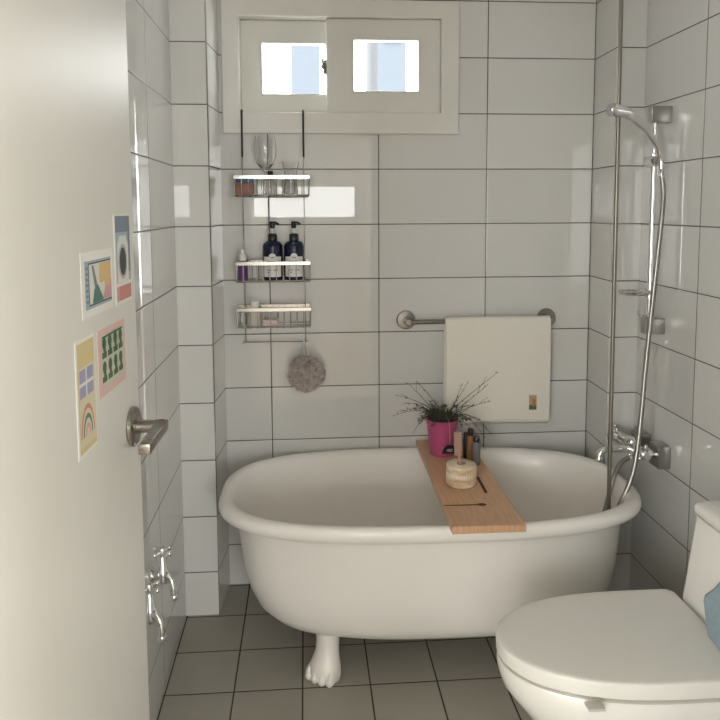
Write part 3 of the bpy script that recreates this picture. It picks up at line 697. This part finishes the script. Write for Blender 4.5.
# ------------------------------------------------------------------ two bib taps on the left wall
def bib_tap(y, label, zz):
    x0 = -0.6997; t = thing('wall_tap', (x0, y, zz), label, 'tap', 'bib taps on the left wall')
    b = new(); lathe(b, [(0, 0), (.026, 0), (.027, .003), (.022, .008), (.011, .010), (.011, .030)], (x0, y, zz), (1, 0, 0), 28); obj('wall_rose', b, M['chrome'], t, smooth=40)
    b = new(); lathe(b, [(0, 0), (.015, 0), (.016, .003), (.016, .032), (.011, .040), (.009, .070), (.007, .074), (0, .074)], (x0 + .032, y, zz - .018), (0, 0, 1), 20)
    tube(b, [(x0 + .012, y, zz), (x0 + .044, y, zz)], .0125, 16); obj('tap_body', b, M['chrome'], t, smooth=40)
    b = new(); sp = smooth_path([(x0 + .034, y - .004, zz + .002), (x0 + .046, y - .010, zz + .006), (x0 + .057, y - .016, zz - .002), (x0 + .063, y - .020, zz - .022), (x0 + .064, y - .021, zz - .046)], 5); tube(b, sp, .008, 16, rads=[.0095] * 8 + [.008] * (len(sp) - 8))
    lathe(b, [(.0085, 0), (.0108, .002), (.0108, .014), (.0085, .016)], (x0 + .064, y - .021, zz - .058), (0, 0, 1), 16); obj('spout', b, M['chrome'], t, smooth=50)
    b = new(); c = Vector((x0 + .032, y, zz + .070)); lathe(b, [(0, -.006), (.010, -.006), (.011, .006), (.008, .011), (0, .012)], c, (0, 0, 1), 16)
    for k in range(4):
        a = PI / 4 + .2 + k * PI / 2; d = Vector((math.cos(a), math.sin(a), 0)); tube(b, [c, c + d * .026], .0042, 10)
        s_ = bmesh.ops.create_uvsphere(b, u_segments=12, v_segments=8, radius=.0072)['verts']; bmesh.ops.translate(b, verts=s_, vec=c + d * .027)
    obj('cross_handle', b, M['chrome'], t, smooth=50); return t
t1 = bib_tap(-0.715, 'chrome cross-handle tap farther from the door edge, low on the left wall', .418)
copy_tree(t1, (-0.6997, -0.880, .405), 'chrome cross-handle tap nearer the door edge, low on the left wall')

# ------------------------------------------------------------------ toilet
toilet = thing('toilet', (0.42, -1.13, 0), 'white close-coupled toilet with closed lid in front of the tub', 'toilet')
TY = -1.103
def lid_outline(x0, x1, hw, z, n=28, cr=.024, inset=0.0):
    """D shape: round nose at x0, rounded corners at x1"""
    x0 += inset; x1 -= inset; hw -= inset; pts = []
    L_ = 0.36
    for i in range(n + 1):
        t = PI / 2 + PI * i / n; c, s = math.cos(t), math.sin(t)
        pts.append((x0 + L_ + L_ * -abs(c) ** .85, TY + hw * math.copysign(abs(s) ** .95, s), z))
    for (cx_, cy_, a0) in ((x1 - cr, TY - hw + cr, -PI / 2), (x1 - cr, TY + hw - cr, 0)):
        for i in range(7):
            a = a0 + PI / 2 * i / 6; pts.append((cx_ + cr * math.cos(a), cy_ + cr * math.sin(a), z))
    return pts
X0, X1, HW = 0.157, 0.662, 0.183
def lid_scaled(k, z):
    cx_, cy_ = (X0 + X1) / 2, TY
    return [(cx_ + (p[0] - cx_) * k, cy_ + (p[1] - cy_) * k, z) for p in lid_outline(X0, X1, HW, z)]
bm = new(); loft(bm, [lid_scaled(.975, .4030), lid_outline(X0, X1, HW, .4045, inset=.001), lid_outline(X0, X1, HW, .431), lid_outline(X0, X1, HW, .4345, inset=.0012), lid_outline(X0, X1, HW, .4362, inset=.0045), lid_scaled(.93, .4366), lid_scaled(.6, .4370), lid_scaled(.2, .4372)], True, True)
obj('lid', bm, M['plastic'], toilet, smooth=50)
bm = new(); loft(bm, [lid_outline(X0, X1, HW, .3910, inset=.016), lid_outline(X0, X1, HW, .393, inset=.012), lid_outline(X0, X1, HW, .4010, inset=.012), lid_outline(X0, X1, HW, .4025, inset=.015)], True, True)
obj('seat', bm, M['plastic'], toilet, smooth=50)
def bowl_ring(x0, x1, hw, z, n=28, L_=None):
    pts = []; L_ = L_ or min(.36, (x1 - x0) * .6)
    for i in range(n + 1):
        t = PI / 2 + PI * i / n; c, s = math.cos(t), math.sin(t); pts.append((x0 + L_ - L_ * abs(c) ** .9, TY + hw * math.copysign(abs(s) ** .95, s), z))
    pts += [(x1, TY - hw, z), (x1, TY, z), (x1, TY + hw, z)][0:3]
    return pts
bm = new(); loft(bm, [bowl_ring(.30, .70, .105, 0, L_=.16), bowl_ring(.295, .70, .108, .02, L_=.16), bowl_ring(.30, .70, .104, .08, L_=.16), bowl_ring(.29, .70, .112, .15, L_=.18), bowl_ring(.255, .70, .135, .22, L_=.22), bowl_ring(.205, .70, .165, .29, L_=.28), bowl_ring(.170, .70, .183, .335, L_=.33), bowl_ring(.161, .70, .184, .365, L_=.35), bowl_ring(.160, .70, .182, .385, L_=.355), bowl_ring(.163, .70, .180, .390, L_=.355)], True, True)
obj('bowl', bm, M['porcelain'], toilet, smooth=50)
for x in (0.315,):
    obj('seat_bumper', B((x - .018, TY - .186, .3885), (x + .018, TY - .160, .3950), .002, 2), flat('clear_rubber', (.50, .49, .46)), toilet)
bm = new(); hwt = .200; zz_ = .36
def trap(xf, xb, hw, z, cr=.018):
    p = []; TY = -1.121
    for cx_, cy_, a0 in ((xf + cr, TY - hw + cr, PI), (xb - .005, TY - hw + .005, 1.5 * PI), (xb - .005, TY + hw - .005, 0), (xf + cr, TY + hw - cr, PI / 2)):
        c2 = cr if cx_ < (xf + xb) / 2 else .005
        for i in range(5): a = a0 + PI / 2 * i / 4; p.append((cx_ + c2 * math.cos(a), cy_ + c2 * math.sin(a), z))
    return p
loft(bm, [trap(.676, .893, .172, .30), trap(.670, .893, .180, .36), trap(.675, .893, .182, .42), trap(.704, .893, .180, .642)], True, True)
obj('cistern', bm, M['porcelain'], toilet, smooth=50)
bm = new(); loft(bm, [trap(.703, .896, .181, .645), trap(.699, .897, .184, .649), trap(.699, .897, .184, .666), trap(.703, .895, .181, .673), trap(.718, .885, .168, .676)], True, True); obj('cistern_lid', bm, M['porcelain'], toilet, smooth=50)
bm = new(); lathe(bm, [(0, 0), (.022, 0), (.022, .004), (.019, .006), (0, .006)], (.80, TY, .6755), (0, 0, 1), 28); obj('flush_button', bm, M['chrome'], toilet)
for y in (TY - .09, TY + .09):
    b = new(); tube(b, [(.640, y - .02, .418), (.640, y + .02, .418)], .008, 12); b2 = obj('hinge', b, M['plastic'], toilet)

# blue-grey cloth pouch leaning on the cistern
pouch = thing('cloth_pouch', (0.66, -1.17, .437), 'blue-grey cloth pouch leaning against the toilet cistern', 'pouch')
bm = new(); rg = []
for z, y0, y1, x in ((.4385, -1.125, -1.262, .646), (.460, -1.100, -1.268, .653), (.495, -1.072, -1.272, .662), (.502, -1.072, -1.272, .664), (.53, -1.096, -1.255, .671), (.585, -1.125, -1.235, .683), (.60, -1.135, -1.225, .686)):
    th = .009 if z < .54 else .004
    rg.append([(x - th, y0 - .012, z), (x - th * 1.3, (y0 + y1) / 2, z), (x - th, y1 + .012, z), (x, y1, z), (x + th * .6, y1 + .012, z), (x + th * .8, (y0 + y1) / 2, z), (x + th * .6, y0 - .012, z), (x, y0, z)])
loft(bm, rg, True, True); obj('pouch_cloth', bm, M['bluecloth'], pouch, smooth=0)

# ------------------------------------------------------------------ the open door, its handle and the cards on it
DX0 = -0.575; DY1 = -1.312; DS = 0.028
def dp(y, z, e=0.0):   # point on the door's room face, e out of the face
    n = Vector((1, -DS, 0)).normalized(); return Vector((DX0 + DS * (y + 1.31), y, z)) + n * e
bm = new()
lo = [dp(-1.992, .008), dp(DY1, .008), dp(DY1, .008, -.036), dp(-1.992, .008, -.036)]
loft(bm, [lo, [Vector((p.x, p.y, 2.03)) for p in lo]], True, True)
bmesh.ops.recalc_face_normals(bm, faces=bm.faces[:]); bmesh.ops.bevel(bm, geom=bm.edges[:], offset=.0015, segments=2, affect='EDGES')
door = struct('door_1', bm, M['door'], smooth=0)
nrm = Vector((1, -DS, 0)).normalized(); fwd = Vector((DS, 1, 0)).normalized()
hc = dp(-1.370, 1.036)
bm = new(); lathe(bm, [(0, 0), (.032, 0), (.0345, .002), (.0345, .008), (.031, .011), (.026, .0115), (0, .0115)], hc, nrm, 40); h = obj('handle_rose', bm, M['steel'], door, smooth=35)
bm = new(); lathe(bm, [(0.0115, .010), (.0115, .046), (.0125, .050), (.0125, .058), (0, .060)], hc, nrm, 24)
c = hc + nrm * .053
R3 = Matrix((nrm, fwd, Vector((0, 0, 1)))).transposed().to_4x4()
box(bm, (-.0095, -.124, -.0095), (.0095, .012, .0085), .002, 2, mtx=Matrix.Translation(c) @ R3)
obj('door_handle', bm, M['steel'], door, smooth=30)
bm = new(); box(bm, (-.001, -.012, -.06), (.0008, .012, .06), 0, mtx=Matrix.Translation(dp(DY1, 1.035, -.018)) @ Matrix.Rotation(PI / 2, 4, 'Z')); obj('latch_plate', bm, M['steel'], door, smooth=0)
bm = new()
for z in (.25, 1.80): tube(bm, [dp(-1.990, z, .004), dp(-1.990, z + .09, .004)], .006, 12)
obj('hinge', bm, M['steel'], door)

C_ = dict(white=(.74, .73, .69), sky=(.30, .42, .50), teal=(.06, .20, .15), yellow=(.68, .46, .14), pinkc=(.60, .30, .32), navy=(.07, .09, .13), grey=(.40, .42, .43), slate=(.16, .21, .28), dark=(.05, .05, .06),
          rose=(.68, .42, .38), mint=(.50, .56, .42), leafc=(.05, .13, .06), bark=(.16, .09, .05), cream=(.62, .56, .36), lilac=(.28, .29, .48), straw=(.60, .50, .20), coral=(.58, .20, .16), light=(.66, .66, .60))
C_ = {k: tuple(.80 * c + .20 * (sum(v) / 3) for c in v) for k, v in C_.items()}
keys = list(C_); cmats = [flat('card_' + k, C_[k]) for k in keys]
def card(label, y0, y1, z0, z1, bg, shapes, skew=0.0):
    """shapes: (colour, [(u,v)...]) polygons in unit card coordinates, u toward the door's free edge"""
    b = new()
    def q(u, v, e): return dp(y0 + (y1 - y0) * u, z0 + (z1 - z0) * v + skew * (u - .5), e)
    loft(b, [[q(0, 0, .0002), q(1, 0, .0002), q(1, 1, .0002), q(0, 1, .0002)], [q(0, 0, .0009), q(1, 0, .0009), q(1, 1, .0009), q(0, 1, .0009)]], True, True, mi=keys.index(bg))
    for k, (c_, pts) in enumerate(shapes):
        poly(b, [q(u, v, .0011 + k * .00004) for u, v in pts], keys.index(c_))
    c0 = dp((y0 + y1) / 2, z0)
    o = obj('picture_card', b, cmats, None, origin=c0, smooth=0, fix=False)
    for f in o.data.polygons: pass
    return tag(o, label, 'postcard', 'picture cards on the door')
def rect(a, b, c, d): return [(a, b), (c, b), (c, d), (a, d)]
def ell(cx, cy, rx, ry, n=16): return [(cx + rx * math.cos(2 * PI * i / n), cy + ry * math.sin(2 * PI * i / n)) for i in range(n)]
sh = [('sky', rect(.10, .12, .94, .86)), ('light', rect(.22, .18, .94, .80)), ('navy', rect(.20, .80, .94, .825)), ('navy', rect(.20, .16, .94, .185)), ('navy', rect(.20, .18, .225, .80))]
sh += [('slate', rect(.12, .22 + k * .085, .19, .26 + k * .085)) for k in range(7)]
sh += [('slate', [(.30, .78), (.36, .78), (.48, .42), (.40, .36)]), ('teal', [(.30, .19), (.66, .19), (.48, .47), (.36, .40)]), ('yellow', rect(.54, .48, .92, .79)), ('pinkc', [(.62, .2), (.93, .2), (.93, .50), (.74, .44)]), ('yellow', ell(.80, .46, .10, .07))]
card('landscape picture card with a green hill and yellow block, white border', -1.597, -1.449, 1.259, 1.354, 'white', sh)
sh = [('slate', rect(.06, .80, .94, .98)), ('sky', rect(.06, .62, .94, .80)), ('grey', rect(.06, .24, .94, .62)), ('light', [(.14, .22), (.80, .22), (.80, .66), (.66, .76), (.28, .76), (.14, .66)]), ('grey', ell(.46, .47, .27, .20)), ('dark', ell(.46, .47, .20, .16)), ('slate', rect(.80, .34, .92, .90)), ('light', rect(.30, .68, .60, .72)), ('coral', rect(.20, .04, .92, .20)), ('pinkc', rect(.06, .04, .20, .20))]
card('portrait blue-grey picture card with a round washing-machine drum', -1.433, -1.336, 1.257, 1.407, 'white', sh)
sh = [('mint', rect(.10, .13, .92, .90))]
for r in range(2):
    for c2 in range(4):
        u = .20 + c2 * .20; v = .32 + r * .36
        sh += [('leafc', ell(u, v + .10, .070, .095, 10)), ('leafc', rect(u - .08, v - .12, u + .08, v - .03)), ('bark' if (c2 + r) % 2 else 'leafc', ell(u + .01, v + .0, .045, .05, 8))]
sh += [('leafc', rect(.13, .86, .88, .89))]
card('pink-bordered picture card with rows of dark green potted plants', -1.536, -1.393, 1.128, 1.232, 'rose', sh)
sh = [('straw', rect(.08, .03, .95, .97)), ('cream', rect(.12, .08, .92, .76)), ('yellow', rect(.12, .82, .92, .84)), ('lilac', rect(.16, .50, .86, .74)), ('light', rect(.14, .60, .88, .63)), ('light', rect(.47, .50, .53, .74))]
for k, cc in enumerate(('coral', 'cream', 'teal', 'cream', 'pinkc', 'cream')):
    r = .36 - k * .055; sh.append((cc, [(.50 + r * math.cos(t), .16 + r * .75 * math.sin(t)) for t in (PI * i / 14 for i in range(15))]))
card('tall yellow picture card with a lilac window and a rainbow arch', -1.634, -1.552, 1.067, 1.234, 'white', sh)

# ------------------------------------------------------------------ light: daylight through the windows and the added openings
w = bpy.data.worlds.new('daylight'); SC.world = w; w.use_nodes = True
bg = w.node_tree.nodes['Background']; bg.inputs[0].default_value = (0.985, 0.995, 0.965, 1); bg.inputs[1].default_value = 9.0
def portal(name, loc, rot, sx, sy):
    l = bpy.data.lights.new(name, 'AREA'); l.shape = 'RECTANGLE'; l.size = sx; l.size_y = sy; l.cycles.is_portal = True
    o = bpy.data.objects.new(name, l); COL.objects.link(o); o.location = loc; o.rotation_euler = rot
portal('side_window_daylight', (BX1 + .11, (SW[0] + SW[1]) / 2, (SW[2] + SW[3]) / 2), (0, PI / 2, 0), SW[3] - SW[2], SW[1] - SW[0])
portal('rear_window_daylight', ((RW[0] + RW[1]) / 2, BY0 - .11, (RW[2] + RW[3]) / 2), (PI / 2, 0, 0), RW[1] - RW[0], RW[3] - RW[2])
portal('added_right_daylight', ((RW2[0] + RW2[1]) / 2, BY0 - .11, (RW2[2] + RW2[3]) / 2), (PI / 2, 0, 0), RW2[1] - RW2[0], RW2[3] - RW2[2])
portal('added_corner_daylight', ((RW3[0] + RW3[1]) / 2, BY0 - .11, (RW3[2] + RW3[3]) / 2), (PI / 2, 0, 0), RW3[1] - RW3[0], RW3[3] - RW3[2])
portal('added_left_daylight', (BX0 - .11, (LW[0] + LW[1]) / 2, (LW[2] + LW[3]) / 2), (0, -PI / 2, 0), LW[3] - LW[2], LW[1] - LW[0])
portal('bath_window_daylight', (-0.13, 0.16, 1.92), (-PI / 2, 0, 0), .75, .36)

# ------------------------------------------------------------------ camera
cd = bpy.data.cameras.new('camera'); cam = bpy.data.objects.new('camera', cd); COL.objects.link(cam); SC.camera = cam
rt = Vector((0.99713382, -0.07551658, -0.0046253)); up = Vector((0.01155316, 0.09156255, 0.99573231)); fw = Vector((0.0747708, 0.99293179, -0.09217257))
mw = Matrix((rt, up, -fw)).transposed().to_4x4(); mw.translation = Vector((-0.26745, -2.62363, 1.41499)); cam.matrix_world = mw
cd.sensor_fit = 'HORIZONTAL'; cd.sensor_width = 36; cd.lens = 717.05 / 720 * 36; cd.shift_y = -(360 - 274.53) / 720; cd.clip_start = .02
SC.view_settings.view_transform = 'Standard'; SC.view_settings.look = 'None'; SC.view_settings.gamma = 1; SC.view_settings.use_curve_mapping = False
SC.view_settings.exposure = 0.68
SC.cycles.max_bounces = 14; SC.cycles.diffuse_bounces = 8; SC.cycles.glossy_bounces = 6; SC.cycles.transmission_bounces = 10
SC.cycles.sample_clamp_indirect = 6.0; SC.cycles.use_denoising = True
